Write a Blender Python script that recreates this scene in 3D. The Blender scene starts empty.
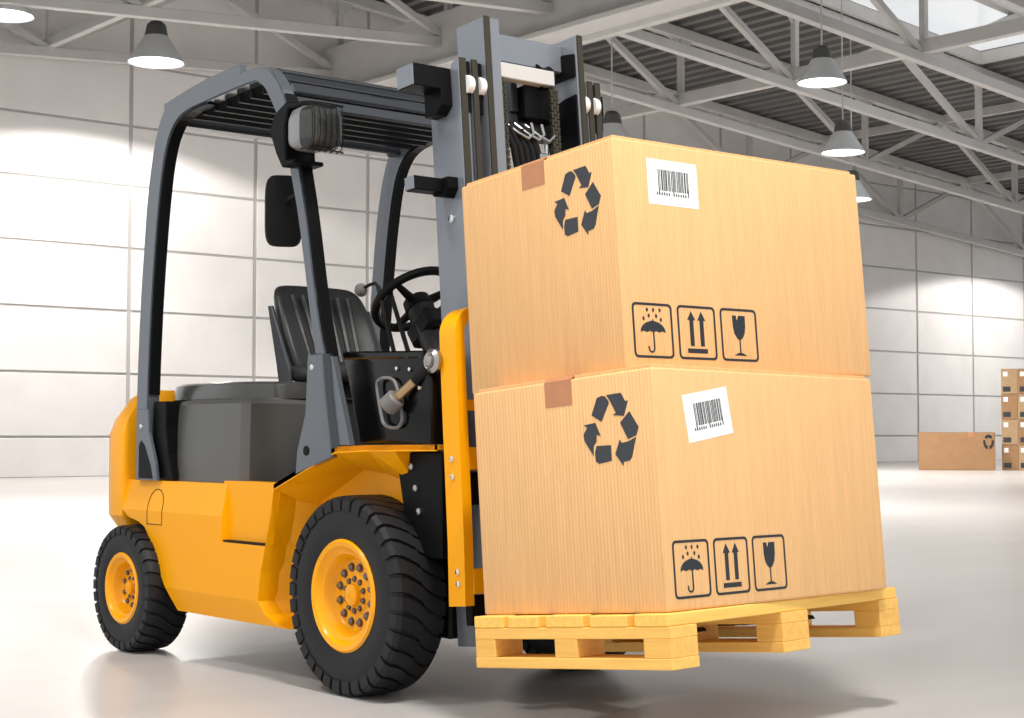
import bpy, bmesh, math, random
from math import sin, cos, pi, radians, atan, tan
from mathutils import Vector, Matrix
random.seed(7)

# ---------------------------------------------------------------- camera, world, light, exposure
S = bpy.context.scene
COL = S.collection
FPX = 1620.0
PITCH = atan(75 / FPX); YAW = radians(40.0)
CAM = Vector((4.7737, -3.8293, 0.9229))
VH = Vector((-cos(YAW), sin(YAW), 0)); RIGHT = Vector((sin(YAW), cos(YAW), 0))
VIEW = VH * cos(PITCH) + Vector((0, 0, 1)) * sin(PITCH)
UPV = RIGHT.cross(VIEW)
cd = bpy.data.cameras.new('camera'); cam = bpy.data.objects.new('camera', cd); COL.objects.link(cam)
cd.sensor_width = 36.0; cd.lens = FPX * 36.0 / 1024.0; cd.clip_end = 300
cam.matrix_world = Matrix((
    (RIGHT.x, UPV.x, -VIEW.x, CAM.x), (RIGHT.y, UPV.y, -VIEW.y, CAM.y),
    (RIGHT.z, UPV.z, -VIEW.z, CAM.z), (0, 0, 0, 1)))
S.camera = cam
W = bpy.data.worlds.new('sky'); S.world = W; W.use_nodes = True
W.node_tree.nodes['Background'].inputs[0].default_value = (0.97, 0.985, 1.0, 1)
W.node_tree.nodes['Background'].inputs[1].default_value = 1.0
vs = S.view_settings
vs.view_transform = 'Standard'; vs.look = 'None'; vs.exposure = -0.1; vs.gamma = 1.0; vs.use_curve_mapping = False

LAMP_POWER = 2200      # high-bay lamps along the far wall; also scales the added floor lamps
KEY_POWER = 2500        # added key lights, unseen above the truck

# ---------------------------------------------------------------- materials
def new_mat(name):
    m = bpy.data.materials.new(name); m.use_nodes = True
    return m, m.node_tree, m.node_tree.nodes['Principled BSDF']
def mat(name, col, rough=.5, metal=0., coat=0., noise=None, bump=None, spec=None):
    m, nt, b = new_mat(name)
    b.inputs['Base Color'].default_value = (*col, 1)
    b.inputs['Roughness'].default_value = rough; b.inputs['Metallic'].default_value = metal
    b.inputs['Coat Weight'].default_value = coat; b.inputs['Coat Roughness'].default_value = .1
    if spec is not None: b.inputs['Specular IOR Level'].default_value = spec
    tc = nt.nodes.new('ShaderNodeTexCoord')
    if noise:
        sc, amt = noise
        n = nt.nodes.new('ShaderNodeTexNoise'); n.inputs['Scale'].default_value = sc; n.inputs['Detail'].default_value = 5
        nt.links.new(tc.outputs['Object'], n.inputs['Vector'])
        r = nt.nodes.new('ShaderNodeMapRange')
        r.inputs['From Min'].default_value = .3; r.inputs['From Max'].default_value = .7
        r.inputs['To Min'].default_value = 1 - amt; r.inputs['To Max'].default_value = 1 + amt
        nt.links.new(n.outputs['Fac'], r.inputs['Value'])
        mx = nt.nodes.new('ShaderNodeMix'); mx.data_type = 'RGBA'; mx.blend_type = 'MULTIPLY'
        mx.inputs['Factor'].default_value = 1
        mx.inputs['A'].default_value = (*col, 1)
        nt.links.new(r.outputs['Result'], mx.inputs['B'])
        nt.links.new(mx.outputs['Result'], b.inputs['Base Color'])
    if bump:
        sc, st = bump
        n2 = nt.nodes.new('ShaderNodeTexNoise'); n2.inputs['Scale'].default_value = sc
        nt.links.new(tc.outputs['Object'], n2.inputs['Vector'])
        bp = nt.nodes.new('ShaderNodeBump'); bp.inputs['Strength'].default_value = st; bp.inputs['Distance'].default_value = .01
        nt.links.new(n2.outputs['Fac'], bp.inputs['Height']); nt.links.new(bp.outputs['Normal'], b.inputs['Normal'])
    return m
def cardboard(name, col):
    m, nt, b = new_mat(name); N = nt.nodes; Lk = nt.links
    tc = N.new('ShaderNodeTexCoord')
    sep = N.new('ShaderNodeSeparateXYZ'); Lk.new(tc.outputs['Object'], sep.inputs[0])
    add = N.new('ShaderNodeMath'); add.operation = 'ADD'
    Lk.new(sep.outputs['X'], add.inputs[0]); Lk.new(sep.outputs['Y'], add.inputs[1])
    mul = N.new('ShaderNodeMath'); mul.operation = 'MULTIPLY'; mul.inputs[1].default_value = 2 * pi / .0135
    Lk.new(add.outputs[0], mul.inputs[0])
    sn = N.new('ShaderNodeMath'); sn.operation = 'SINE'; Lk.new(mul.outputs[0], sn.inputs[0])
    mp = N.new('ShaderNodeMapping'); mp.inputs['Scale'].default_value = (60, 60, 4)
    Lk.new(tc.outputs['Object'], mp.inputs['Vector'])
    nz = N.new('ShaderNodeTexNoise'); nz.inputs['Scale'].default_value = 1; nz.inputs['Detail'].default_value = 4
    Lk.new(mp.outputs[0], nz.inputs['Vector'])
    r1 = N.new('ShaderNodeMapRange'); r1.inputs['From Min'].default_value = -1; r1.inputs['To Min'].default_value = .955; r1.inputs['To Max'].default_value = 1.03
    Lk.new(sn.outputs[0], r1.inputs['Value'])
    r2 = N.new('ShaderNodeMapRange'); r2.inputs['From Min'].default_value = .3; r2.inputs['From Max'].default_value = .7
    r2.inputs['To Min'].default_value = .94; r2.inputs['To Max'].default_value = 1.05
    Lk.new(nz.outputs['Fac'], r2.inputs['Value'])
    pm = N.new('ShaderNodeMath'); pm.operation = 'MULTIPLY'; Lk.new(r1.outputs[0], pm.inputs[0]); Lk.new(r2.outputs[0], pm.inputs[1])
    mx = N.new('ShaderNodeMix'); mx.data_type = 'RGBA'; mx.blend_type = 'MULTIPLY'; mx.inputs['Factor'].default_value = 1
    mx.inputs['A'].default_value = (*col, 1); Lk.new(pm.outputs[0], mx.inputs['B'])
    Lk.new(mx.outputs['Result'], b.inputs['Base Color'])
    b.inputs['Roughness'].default_value = .75; b.inputs['Specular IOR Level'].default_value = .2
    bp = N.new('ShaderNodeBump'); bp.inputs['Strength'].default_value = .25; bp.inputs['Distance'].default_value = .002
    Lk.new(sn.outputs[0], bp.inputs['Height']); Lk.new(bp.outputs['Normal'], b.inputs['Normal'])
    return m
def wood(name, col, axis):
    m, nt, b = new_mat(name); N = nt.nodes; Lk = nt.links
    tc = N.new('ShaderNodeTexCoord'); mp = N.new('ShaderNodeMapping')
    sc = [55, 55, 55]; sc[axis] = 3
    mp.inputs['Scale'].default_value = sc; Lk.new(tc.outputs['Object'], mp.inputs['Vector'])
    nz = N.new('ShaderNodeTexNoise'); nz.inputs['Scale'].default_value = 1; nz.inputs['Detail'].default_value = 6; nz.inputs['Distortion'].default_value = .6
    Lk.new(mp.outputs[0], nz.inputs['Vector'])
    cr = N.new('ShaderNodeValToRGB'); e = cr.color_ramp.elements
    e[0].position = .3; e[1].position = .7
    e[0].color = (col[0] * .88, col[1] * .82, col[2] * .74, 1); e[1].color = (*col, 1)
    Lk.new(nz.outputs['Fac'], cr.inputs['Fac']); Lk.new(cr.outputs['Color'], b.inputs['Base Color'])
    b.inputs['Roughness'].default_value = .55
    return m
def emis(name, col, st):
    m, nt, b = new_mat(name)
    b.inputs['Base Color'].default_value = (.9, .9, .9, 1)
    b.inputs['Emission Color'].default_value = (*col, 1); b.inputs['Emission Strength'].default_value = st
    return m
M = {}
M['yellow'] = mat('yellow_paint', (.98, .405, .001), .36, 0, 0, spec=.25)
M['grey'] = mat('grey_paint', (.20, .22, .25), .3, .25, .2)
M['rim'] = mat('rim_yellow_enamel', (.97, .40, .001), .25, 0, .12, spec=.3)
M['nut'] = mat('dull_brown_steel', (.20, .165, .14), .35, .9)
M['guard'] = mat('guard_grey_paint', (.095, .108, .125), .2, .2, .5)
M['darkgrey'] = mat('dark_grey_paint', (.030, .034, .040), .3, .2, .2)
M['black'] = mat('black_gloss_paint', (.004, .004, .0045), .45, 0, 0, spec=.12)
M['matt_black'] = mat('black_plastic', (.007, .007, .007), .5, spec=.18)
M['gloss_black'] = mat('black_enamel', (.003, .003, .0035), .16, 0, 0, spec=.3)
M['rubber'] = mat('tyre_rubber', (.010, .0105, .012), .5, 0, 0, None, (120, .15), .3)
M['hood'] = mat('hood_plastic', (.085, .084, .078), .38, 0, .15, None, (300, .05))
M['lid'] = mat('glossy_hood_lid', (.06, .06, .056), .16, 0, .4)
M['leather'] = mat('seat_vinyl', (.022, .0225, .022), .42, 0, 0, None, (30, .12), .35)
M['steel'] = mat('bare_steel', (.42, .41, .40), .3, 1)
M['chrome'] = mat('polished_steel', (.8, .8, .8), .15, 1)
M['oily'] = mat('greased_steel', (.05, .045, .03), .4, .5)
M['brass'] = mat('oiled_brass', (.45, .30, .16), .3, .8)
M['roller'] = mat('white_roller', (.8, .8, .8), .3)
M['greyplastic'] = mat('grey_rubber_boot', (.16, .15, .145), .5)
M['lamp_body'] = mat('lamp_housing_grey', (.27, .27, .28), .3, .4)
M['lens'] = mat('ribbed_lens', (.05, .05, .048), .12, .3)
M['card'] = cardboard('cardboard', (.80, .475, .215))
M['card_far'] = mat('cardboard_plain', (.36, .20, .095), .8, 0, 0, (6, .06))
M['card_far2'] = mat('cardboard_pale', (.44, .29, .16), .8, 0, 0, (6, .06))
M['tape'] = mat('packing_tape', (.50, .22, .10), .35, 0, 0, (20, .05))
M['ink'] = mat('print_ink', (.035, .04, .048), .6)
M['ink2'] = mat('dark_blue_ink', (.012, .017, .024), .6)
M['label'] = mat('label_paper', (.88, .88, .87), .5)
M['wood_y'] = wood('pallet_wood_cross', (.95, .60, .13), 1)
M['wood_x'] = wood('pallet_wood_long', (.93, .55, .13), 0)
M['wood_b'] = wood('pallet_wood_block', (.90, .52, .12), 0)
M['panel'] = mat('wall_panel_white', (.80, .775, .76), .55, 0, 0, (1.3, .035))
M['joint'] = mat('wall_joint_grey', (.47, .45, .44), .7, 0, 0, (2, .05))
M['white_steel'] = mat('white_painted_steel', (.55, .54, .525), .45, 0, 0, (1.5, .05))
M['deck'] = mat('grey_roof_deck', (.15, .147, .143), .55, 0, 0, (.8, .06))
M['shade_enamel'] = mat('lamp_shade_enamel', (.62, .64, .65), .35)
M['lamp_cap'] = mat('lamp_cap_dark', (.08, .08, .08), .5)
M['diffuser'] = emis('lit_lamp_glass', (1, .98, .94), 6.0)
# polished concrete
def floor_mat():
    m, nt, b = new_mat('polished_concrete'); N = nt.nodes; Lk = nt.links
    tc = N.new('ShaderNodeTexCoord')
    mp = N.new('ShaderNodeMapping'); mp.inputs['Scale'].default_value = (.9, .35, 1); mp.inputs['Rotation'].default_value = (0, 0, .3)
    Lk.new(tc.outputs['Object'], mp.inputs['Vector'])
    nz = N.new('ShaderNodeTexNoise'); nz.inputs['Scale'].default_value = 2.2; nz.inputs['Detail'].default_value = 8; nz.inputs['Roughness'].default_value = .6
    Lk.new(mp.outputs[0], nz.inputs['Vector'])
    cr = N.new('ShaderNodeValToRGB'); e = cr.color_ramp.elements
    e[0].position = .3; e[0].color = (.50, .475, .455, 1); e[1].position = .72; e[1].color = (.57, .545, .525, 1)
    Lk.new(nz.outputs['Fac'], cr.inputs['Fac']); Lk.new(cr.outputs['Color'], b.inputs['Base Color'])
    r = N.new('ShaderNodeMapRange'); r.inputs['To Min'].default_value = .27; r.inputs['To Max'].default_value = .31
    Lk.new(nz.outputs['Fac'], r.inputs['Value']); Lk.new(r.outputs[0], b.inputs['Roughness'])
    return m
M['floor'] = floor_mat()
def pane_mat():
    m = bpy.data.materials.new('clear_glazing'); m.use_nodes = True; nt = m.node_tree; nt.nodes.clear()
    o = nt.nodes.new('ShaderNodeOutputMaterial'); mx = nt.nodes.new('ShaderNodeMixShader'); mx.inputs[0].default_value = .08
    t = nt.nodes.new('ShaderNodeBsdfTransparent'); g = nt.nodes.new('ShaderNodeBsdfGlossy'); g.inputs['Roughness'].default_value = .1
    nt.links.new(t.outputs[0], mx.inputs[1]); nt.links.new(g.outputs[0], mx.inputs[2]); nt.links.new(mx.outputs[0], o.inputs[0])
    return m
M['pane'] = pane_mat()

# ---------------------------------------------------------------- mesh helpers
class MB:
    def __init__(s, T=None):
        s.bm = bmesh.new(); s.T = T          # optional transform for every added shape
    def _v(s, p):
        p = Vector(p)
        return s.bm.verts.new(s.T @ p if s.T else p)
    def poly(s, pts): return s.bm.faces.new([s._v(p) for p in pts])
    def hexa(s, c, bevel=0, seg=1):          # 8 corners: bottom loop 4, top loop 4
        v = [s._v(p) for p in c]
        fs = [s.bm.faces.new([v[i] for i in q]) for q in ((3, 2, 1, 0), (4, 5, 6, 7), (0, 1, 5, 4), (1, 2, 6, 5), (2, 3, 7, 6), (3, 0, 4, 7))]
        if bevel:
            ed = {e for f in fs for e in f.edges}
            bmesh.ops.bevel(s.bm, geom=list(ed), offset=bevel, segments=seg, affect='EDGES', profile=.5)
        return s
    def box(s, x0, x1, y0, y1, z0, z1, bevel=0, seg=1):
        return s.hexa([(x0, y0, z0), (x1, y0, z0), (x1, y1, z0), (x0, y1, z0), (x0, y0, z1), (x1, y0, z1), (x1, y1, z1), (x0, y1, z1)], bevel, seg)
    def prism(s, pts, y0, y1, bevel=0, seg=1, ax=1):   # polygon in xz (ax=1), yz (ax=0) or xy (ax=2), extruded
        def P(p, y):
            return (p[0], y, p[1]) if ax == 1 else ((y, p[0], p[1]) if ax == 0 else (p[0], p[1], y))
        a = [s._v(P(p, y0)) for p in pts]; b = [s._v(P(p, y1)) for p in pts]
        n = len(pts); fs = [s.bm.faces.new(a), s.bm.faces.new(b[::-1])]
        for i in range(n): fs.append(s.bm.faces.new((a[i], b[i], b[(i + 1) % n], a[(i + 1) % n])))
        bmesh.ops.recalc_face_normals(s.bm, faces=fs)
        if bevel:
            bmesh.ops.bevel(s.bm, geom=list({e for f in fs[:2] for e in f.edges}), offset=bevel, segments=seg, affect='EDGES', profile=.5)
        return s
    def loft(s, loops, caps=True, closed=True):
        rows = [[s._v(p) for p in L] for L in loops]
        n = len(rows[0]); fs = []
        for a, b in zip(rows, rows[1:]):
            for i in range(n if closed else n - 1):
                j = (i + 1) % n
                fs.append(s.bm.faces.new((a[i], a[j], b[j], b[i])))
        if caps:
            fs.append(s.bm.faces.new(rows[0][::-1])); fs.append(s.bm.faces.new(rows[-1]))
        bmesh.ops.recalc_face_normals(s.bm, faces=fs)
        return s
    def tube(s, pts, r, n=10, caps=True):
        pts = [Vector(p) for p in pts]; loops = []
        up = None
        for i, p in enumerate(pts):
            d = (pts[min(i + 1, len(pts) - 1)] - pts[max(i - 1, 0)]).normalized()
            if up is None: up = Vector((0, 0, 1)) if abs(d.z) < .9 else Vector((1, 0, 0))
            sd = d.cross(up).normalized(); up = sd.cross(d).normalized()
            rr = r[i] if isinstance(r, (list, tuple)) else r
            loops.append([p + (sd * cos(2 * pi * k / n) + up * sin(2 * pi * k / n)) * rr for k in range(n)])
        return s.loft(loops, caps)
    def bar(s, p, q, w, h, up=(0, 0, 1), bevel=0):        # rectangular bar from p to q
        p = Vector(p); q = Vector(q); d = (q - p).normalized(); up = Vector(up)
        sd = d.cross(up).normalized(); u = sd.cross(d).normalized()
        c = []
        for e in (-1, 1):
            for (pt, g) in ((p, -1), (q, -1), (q, 1), (p, 1)): c.append(pt + sd * g * w / 2 + u * e * h / 2)
        return s.hexa(c, bevel)
    def lathe(s, prof, c=(0, 0, 0), axis='z', n=40, caps=False):
        c = Vector(c); loops = []
        for r, h in prof:
            L = []
            for k in range(n):
                a = 2 * pi * k / n
                L.append(c + (Vector((r * cos(a), r * sin(a), h)) if axis == 'z' else Vector((r * cos(a), h, r * sin(a))) if axis == 'y' else Vector((h, r * cos(a), r * sin(a)))))
            loops.append(L)
        return s.loft(loops, caps)
    def flat(s, pts, O, ex, ey, nrm, th):                 # thin printed shape on a face
        O, ex, ey, nrm = Vector(O), Vector(ex), Vector(ey), Vector(nrm)
        a = [s._v(O + ex * p[0] + ey * p[1] - nrm * th) for p in pts]; b = [s._v(O + ex * p[0] + ey * p[1] + nrm * th) for p in pts]
        n = len(pts); fs = [s.bm.faces.new(a), s.bm.faces.new(b)]
        for i in range(n): fs.append(s.bm.faces.new((a[i], a[(i + 1) % n], b[(i + 1) % n], b[i])))
        bmesh.ops.recalc_face_normals(s.bm, faces=fs)
        return s
    def mesh(s, name, m, smooth=True):
        me = bpy.data.meshes.new(name); s.bm.to_mesh(me); s.bm.free()
        me.materials.append(M[m])
        if smooth:
            me.polygons.foreach_set('use_smooth', [True] * len(me.polygons))
            try: me.set_sharp_from_angle(angle=radians(32))
            except Exception: pass
        return me
    def obj(s, name, m, parent=None, smooth=True):
        if parent is not None and not s.T_local(parent):
            o = world_loc(parent)
            bmesh.ops.translate(s.bm, verts=s.bm.verts[:], vec=-o)
        ob = bpy.data.objects.new(name, s.mesh(name, m, smooth)); COL.objects.link(ob)
        if parent is not None: ob.parent = parent
        return ob
    def T_local(s, parent):                   # shapes under a rotated root are already local
        r = parent
        while r.parent: r = r.parent
        return bool(r.get('_local'))
def world_loc(o):
    v = Vector((0, 0, 0))
    while o: v = v + o.location; o = o.parent
    return v
def tag(o, label, cat, group=None):
    o['label'] = label; o['category'] = cat
    if group: o['group'] = group
    return o
def thing(name, label, cat, loc=(0, 0, 0), group=None):
    o = bpy.data.objects.new(name, None); COL.objects.link(o); o.location = loc; o.empty_display_size = .2
    return tag(o, label, cat, group)
def struct(o): o['kind'] = 'structure'; return o
def place(me, name, parent, loc, rot=None):
    o = bpy.data.objects.new(name, me); COL.objects.link(o); o.parent = parent
    o.location = loc if parent is None else Vector(loc) - world_loc(parent)
    if rot: o.rotation_euler = rot
    return o
def ray(px, py): return VIEW + RIGHT * ((px - 512) / FPX) - UPV * ((py - 359) / FPX)

# ---------------------------------------------------------------- the hall
WX = -28.25                        # back wall plane
RY, RZ, RS = 18.0, 11.75, .075     # roof ridge: position, height, slope
def roof_z(y): return RZ - RS * abs(y - RY)
def chord_z(y): return 9.6 - RS * abs(y - RY)

b = MB(); b.box(-30, 16, -18, 62, -.2, 0)
struct(b.obj('floor', 'floor', None, False))

Y0, Y1 = 3.1, 54.6
wall = MB(); wall.prism([(Y0, 0), (Y1, 0), (Y1, roof_z(Y1)), (RY, roof_z(RY)), (Y0, roof_z(Y0))], WX - .3, WX - .03, ax=0)
wall = struct(wall.obj('wall_back', 'joint', None, False))
ys = [12.758 + 3.22 * k for k in range(-3, 14)]
zs = [0, .86, 2.25, 3.65, 5.05, 6.44, 7.81, 9.2, 13]
for ya, yb in zip(ys, ys[1:]):
    for za, zb in zip(zs, zs[1:]):
        g, h = .045, .026
        z0 = za + h if za else .004
        t0, t1 = min(zb - h, roof_z(ya + g) - .03), min(zb - h, roof_z(yb - g) - .03)
        if min(t0, t1) - z0 < .15: continue
        pts = [(ya + g, z0), (yb - g, z0), (yb - g, t1), (ya + g, t0)]
        if ya < RY < yb and zb > 11: pts = [(ya + g, z0), (yb - g, z0), (yb - g, t1), (RY, roof_z(RY) - .03), (ya + g, t0)]
        p = MB(); p.prism(pts, WX - .03, WX, .012, 1, ax=0)
        p.obj('panel', 'panel', wall, False)

# corrugated roof deck with a skylight opening
SK = (-19.55, -12.2, 24.8, 32.6)
def deck_strip(b, y0, y1, x0, x1):
    pr = .46; n0 = math.floor(y0 / pr); y = n0 * pr; pts = []
    while y < y1 + pr:
        for dy, dz in ((0, 0), (.19, 0), (.23, .15), (.42, .15)): pts.append((y + dy, dz))
        y += pr
    pts = [p for p in pts if y0 <= p[0] <= y1]
    pts = [(y0, 0)] + pts + [(y1, 0)]
    lo = [(q, roof_z(q) + d) for q, d in pts]
    b.loft([[(x0, q, z) for q, z in lo] + [(x0, q, roof_z(q) + .3) for q, z in lo[::-1]],
            [(x1, q, z) for q, z in lo] + [(x1, q, roof_z(q) + .3) for q, z in lo[::-1]]])
b = MB()
RX0, RX1 = WX - .3, 0.5
deck_strip(b, -8.0, RY, RX0, RX1); deck_strip(b, RY, SK[2], RX0, RX1)
deck_strip(b, SK[2], SK[3], RX0, SK[0]); deck_strip(b, SK[2], SK[3], SK[1], RX1); deck_strip(b, SK[3], Y1 + 1, RX0, RX1)
struct(b.obj('ceiling', 'deck', None, False))
sk = MB()
for x in (SK[0], SK[1]): sk.bar((x, SK[2], roof_z(SK[2]) + .1), (x, SK[3], roof_z(SK[3]) + .1), .12, .3)
for y in (SK[2], SK[3]): sk.bar((SK[0], y, roof_z(y) + .1), (SK[1], y, roof_z(y) + .1), .12, .3)
sk = struct(sk.obj('window_1', 'white_steel', None, False))
nx = 3
for i in range(nx):
    xa = SK[0] + (SK[1] - SK[0]) * i / nx; xb = SK[0] + (SK[1] - SK[0]) * (i + 1) / nx
    for j in range(2):
        ya = SK[2] + (SK[3] - SK[2]) * j / 2; yb = SK[2] + (SK[3] - SK[2]) * (j + 1) / 2
        p = MB(); p.hexa([(xa + .03, ya + .03, roof_z(ya) + .2), (xb - .03, ya + .03, roof_z(ya) + .2), (xb - .03, yb - .03, roof_z(yb) + .2), (xa + .03, yb - .03, roof_z(yb) + .2),
                          (xa + .03, ya + .03, roof_z(ya) + .22), (xb - .03, ya + .03, roof_z(ya) + .22), (xb - .03, yb - .03, roof_z(yb) + .22), (xa + .03, yb - .03, roof_z(yb) + .22)])
        p.obj('pane', 'pane', sk, False)
    if i:
        p = MB(); p.bar((xa, SK[2], roof_z(SK[2]) + .2), (xa, SK[3], roof_z(SK[3]) + .2), .05, .06); p.obj('glazing_bar', 'white_steel', sk, False)

# roof trusses
nodes = [RY + 7.4 * k for k in range(-2, 6)]
TX = [-27.75, -23.45, -19.75, -16.15, -12.55]
tl = ['white steel roof truss hard against the panelled back wall', 'white steel roof truss, second one out from the panelled wall',
      'white steel roof truss, third one out from the panelled wall', 'white steel roof truss running below the bright skylight',
      'white steel roof truss, fifth one out from the panelled wall']
for tx, lab in zip(TX, tl):
    t = thing('roof_truss', lab, 'roof truss', (tx, RY, 9.4), 'white lattice trusses under the roof')
    ya, yb = 4.0, 53.5
    for seg in ((ya, RY), (RY, yb)):
        p = MB(); p.bar((tx, seg[0], chord_z(seg[0])), (tx, seg[1], chord_z(seg[1])), .2, .22, bevel=.01); p.obj('bottom_chord', 'white_steel', t, False)
        p = MB(); p.bar((tx, seg[0], chord_z(seg[0]) + 1.95), (tx, seg[1], chord_z(seg[1]) + 1.95), .22, .26, bevel=.01); p.obj('top_chord', 'white_steel', t, False)
    for y in nodes:
        if not ya < y < yb: continue
        z = chord_z(y)
        p = MB(); p.bar((tx, y, z), (tx, y, z + 1.9), .14, .14, (1, 0, 0)); p.obj('vertical', 'white_steel', t, False)
        p = MB(); p.prism([(y - .45, z + 1.86), (y + .45, z + 1.86), (y + .12, z + 1.5), (y - .12, z + 1.5)], tx - .02, tx + .02, ax=0); p.obj('gusset_plate', 'white_steel', t, False)
        for sgn in (-1, 1):
            ym = y + sgn * 3.7
            if not ya < ym < yb: continue
            p = MB(); p.bar((tx, y, z + .05), (tx, ym, chord_z(ym) + 1.9), .14, .15, (1, 0, 0)); p.obj('diagonal', 'white_steel', t, False)
# longitudinal beams
for y, w, h, dz, lab in ((RY, .5, 1.2, .05, 'broad white ridge beam running from the back wall under the roof peak'),
                         (25.35, .22, .3, .25, 'narrow white beam tying the trusses below the skylight'),
                         (10.6, .16, .2, .2, 'thin white tie beam joining trusses above the pale wall')):
    b = MB(); b.box(WX + .1, -9.5, y - w / 2, y + w / 2, chord_z(y) + dz - h / 2, chord_z(y) + dz + h / 2, .01)
    if w > .4: b.box(WX + .1, -9.5, y - .6, y + .6, chord_z(y) + dz - h / 2 - .1, chord_z(y) + dz - h / 2 + .01, .01); b.box(WX + .1, -9.5, y + .1, y + .22, chord_z(y) + dz - h / 2 - .2, chord_z(y) + dz - h / 2 - .09)
    tag(b.obj('roof_beam', 'white_steel', None, False), lab, 'roof beam')
for y, lab in ((21.7, 'thin white purlin under the roof deck between the ridge beam and the skylight'), (36.5, 'thin white purlin under the roof deck just past the skylight, above the far cartons'),
               (44.0, 'thin white purlin under the low edge of the deck past the far cartons'), (14.3, 'thin white purlin beside the ridge beam on the side of the bright wall patch'),
               (6.9, 'thin white purlin under the deck behind the lamp half out of view')):
    b = MB(); b.box(WX + .1, -9.0, y - .08, y + .08, roof_z(y) - .26, roof_z(y) - .02)
    tag(b.obj('roof_purlin', 'white_steel', None, False), lab, 'purlin', 'purlins under the roof deck')

# high-bay pendant lamps
def lamp(pos, dia, lab, power, size=130, top=None, blend=.25):
    x, y, z = pos; R = dia / 2
    t = thing('pendant_lamp', lab, 'lamp', (x, y, z), 'high-bay pendant lamps')
    p = MB(); p.lathe([(R * .33, .62 * R * 1.1), (R * .42, .95 * R), (R * .62, .62 * R), (R * .9, .2 * R), (R, 0), (R * .97, 0), (R * .86, .2 * R), (R * .58, .6 * R), (R * .3, .9 * R)], pos, n=32)
    p.obj('shade', 'shade_enamel', t)
    p = MB(); p.lathe([(.01, 1.5 * R), (R * .2, 1.48 * R), (R * .33, 1.36 * R), (R * .42, .93 * R), (R * .3, .88 * R)], pos, n=24, caps=True); p.obj('cap', 'lamp_cap', t)
    p = MB(); p.lathe([(R * .02, .035 * R), (R * .5, .03 * R), (R * .93, .05 * R), (R * .9, .12 * R), (R * .02, .13 * R)], pos, n=32, caps=True); p.obj('diffuser', 'diffuser', t)
    if top is None: top = roof_z(y) + .1
    p = MB(); p.tube([(x, y, z + 1.4 * R), (x, y, max(top, z + 1.6 * R))], .018, 8); p.obj('suspension_rod', 'white_steel', t)
    if power:
        ld = bpy.data.lights.new('lamp_light', 'SPOT'); ld.energy = power; ld.spot_size = radians(size); ld.spot_blend = blend
        ld.shadow_soft_size = R * .8; ld.color = (1, .965, .92)
        lo = bpy.data.objects.new('lamp_light', ld); COL.objects.link(lo); lo.parent = t; lo.location = (0, 0, -.06)
    return t
def at_depth(px, py, d): return tuple(CAM + ray(px, py) * d)
lamp(at_depth(156, 63, 33.0), 1.15, 'round enamel pendant lamp just above the bright patch of pale wall', LAMP_POWER, 152, blend=.08)
lamp(at_depth(5, 16, 30.0), 1.05, 'round enamel pendant lamp hung from the chord beside a lit wall, half out of view', LAMP_POWER)
lamp(at_depth(822, 83, 32.4), 1.0, 'grey-shaded pendant lamp hanging in front of the corrugated deck near the skylight', LAMP_POWER)
lamp(at_depth(843, 153, 36.0), .98, 'pale bluish pendant lamp hanging below the truss chord above the upper carton', LAMP_POWER)
lamp(at_depth(852, 200, 40.0), .98, 'pendant lamp peeping out beside the top edge of the upper carton', LAMP_POWER)
lamp(at_depth(612, 148, 36.0), 1.1, 'dark-capped pendant lamp mostly behind the upper carton by the mast', LAMP_POWER)
lamp((-24.2, 45.3, 7.6), 1.0, 'pendant lamp lighting the wall above the stacked cartons', LAMP_POWER, 152, blend=.08)
lamp((-13.0, 3.0, 7.0), 1.0, 'added unseen lamp brightening the open floor behind the truck', LAMP_POWER * 2.5)  # extra lamp out of view, added to whiten the floor behind the truck
lamp((-9.5, 11.5, 7.0), 1.0, 'added unseen lamp brightening the open floor beside the load', LAMP_POWER * 2.5)  # extra lamp out of view, added to lift the floor past the load
lamp((-16.0, 35.0, 7.0), 1.0, 'added unseen lamp over the floor by the far cartons', LAMP_POWER)  # unseen lamp added to help light the far floor

# far cartons: faces turned towards the open floor; local x = out of the printed face, y = across
def far_carton(name, lab, px, w, z0, h, dep, m, group=None, off=0):
    base = CAM + ray(px, 470) * 41.3; base.z = 0
    n = Vector((CAM.x - base.x, CAM.y - base.y, 0)).normalized()
    t = bpy.data.objects.new(name, None); COL.objects.link(t); t['_local'] = 1
    t.location = (base.x - n.x * dep / 2 - n.y * off, base.y - n.y * dep / 2 + n.x * off, z0); t.rotation_euler = (0, 0, math.atan2(n.y, n.x))
    tag(t, lab, 'carton', group)
    X = dep / 2
    p = MB(); p.box(-X, X, -w / 2, w / 2, 0, h - .012, .012); p.obj('carton_body', m, t, False)
    for s in (-1, 1):
        p = MB(); p.box(min(s * .004, s * (X - .005)), max(s * .004, s * (X - .005)), -w / 2 + .005, w / 2 - .005, h - .0125, h); p.obj('top_flap', m, t, False)
    return t, X
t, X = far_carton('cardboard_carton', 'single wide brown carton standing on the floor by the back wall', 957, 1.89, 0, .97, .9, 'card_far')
p = MB(); p.box(X, X + .004, .28, .42, .86, .968); p.obj('tape', 'tape', t, False)
p = MB()
for k in range(3):
    a0 = radians(90 + 120 * k)
    pts = [(.13 * cos(a0 + radians(d)), .19 * sin(a0 + radians(d))) for d in range(-48, 49, 16)] + [(.075 * cos(a0 + radians(d)), .11 * sin(a0 + radians(d))) for d in range(48, -49, -16)]
    p.flat(pts, (X + .002, .78, .72), (0, 1, 0), (0, 0, 1), (1, 0, 0), .004)
p.obj('recycling_symbol', 'ink2', t, False)
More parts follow.
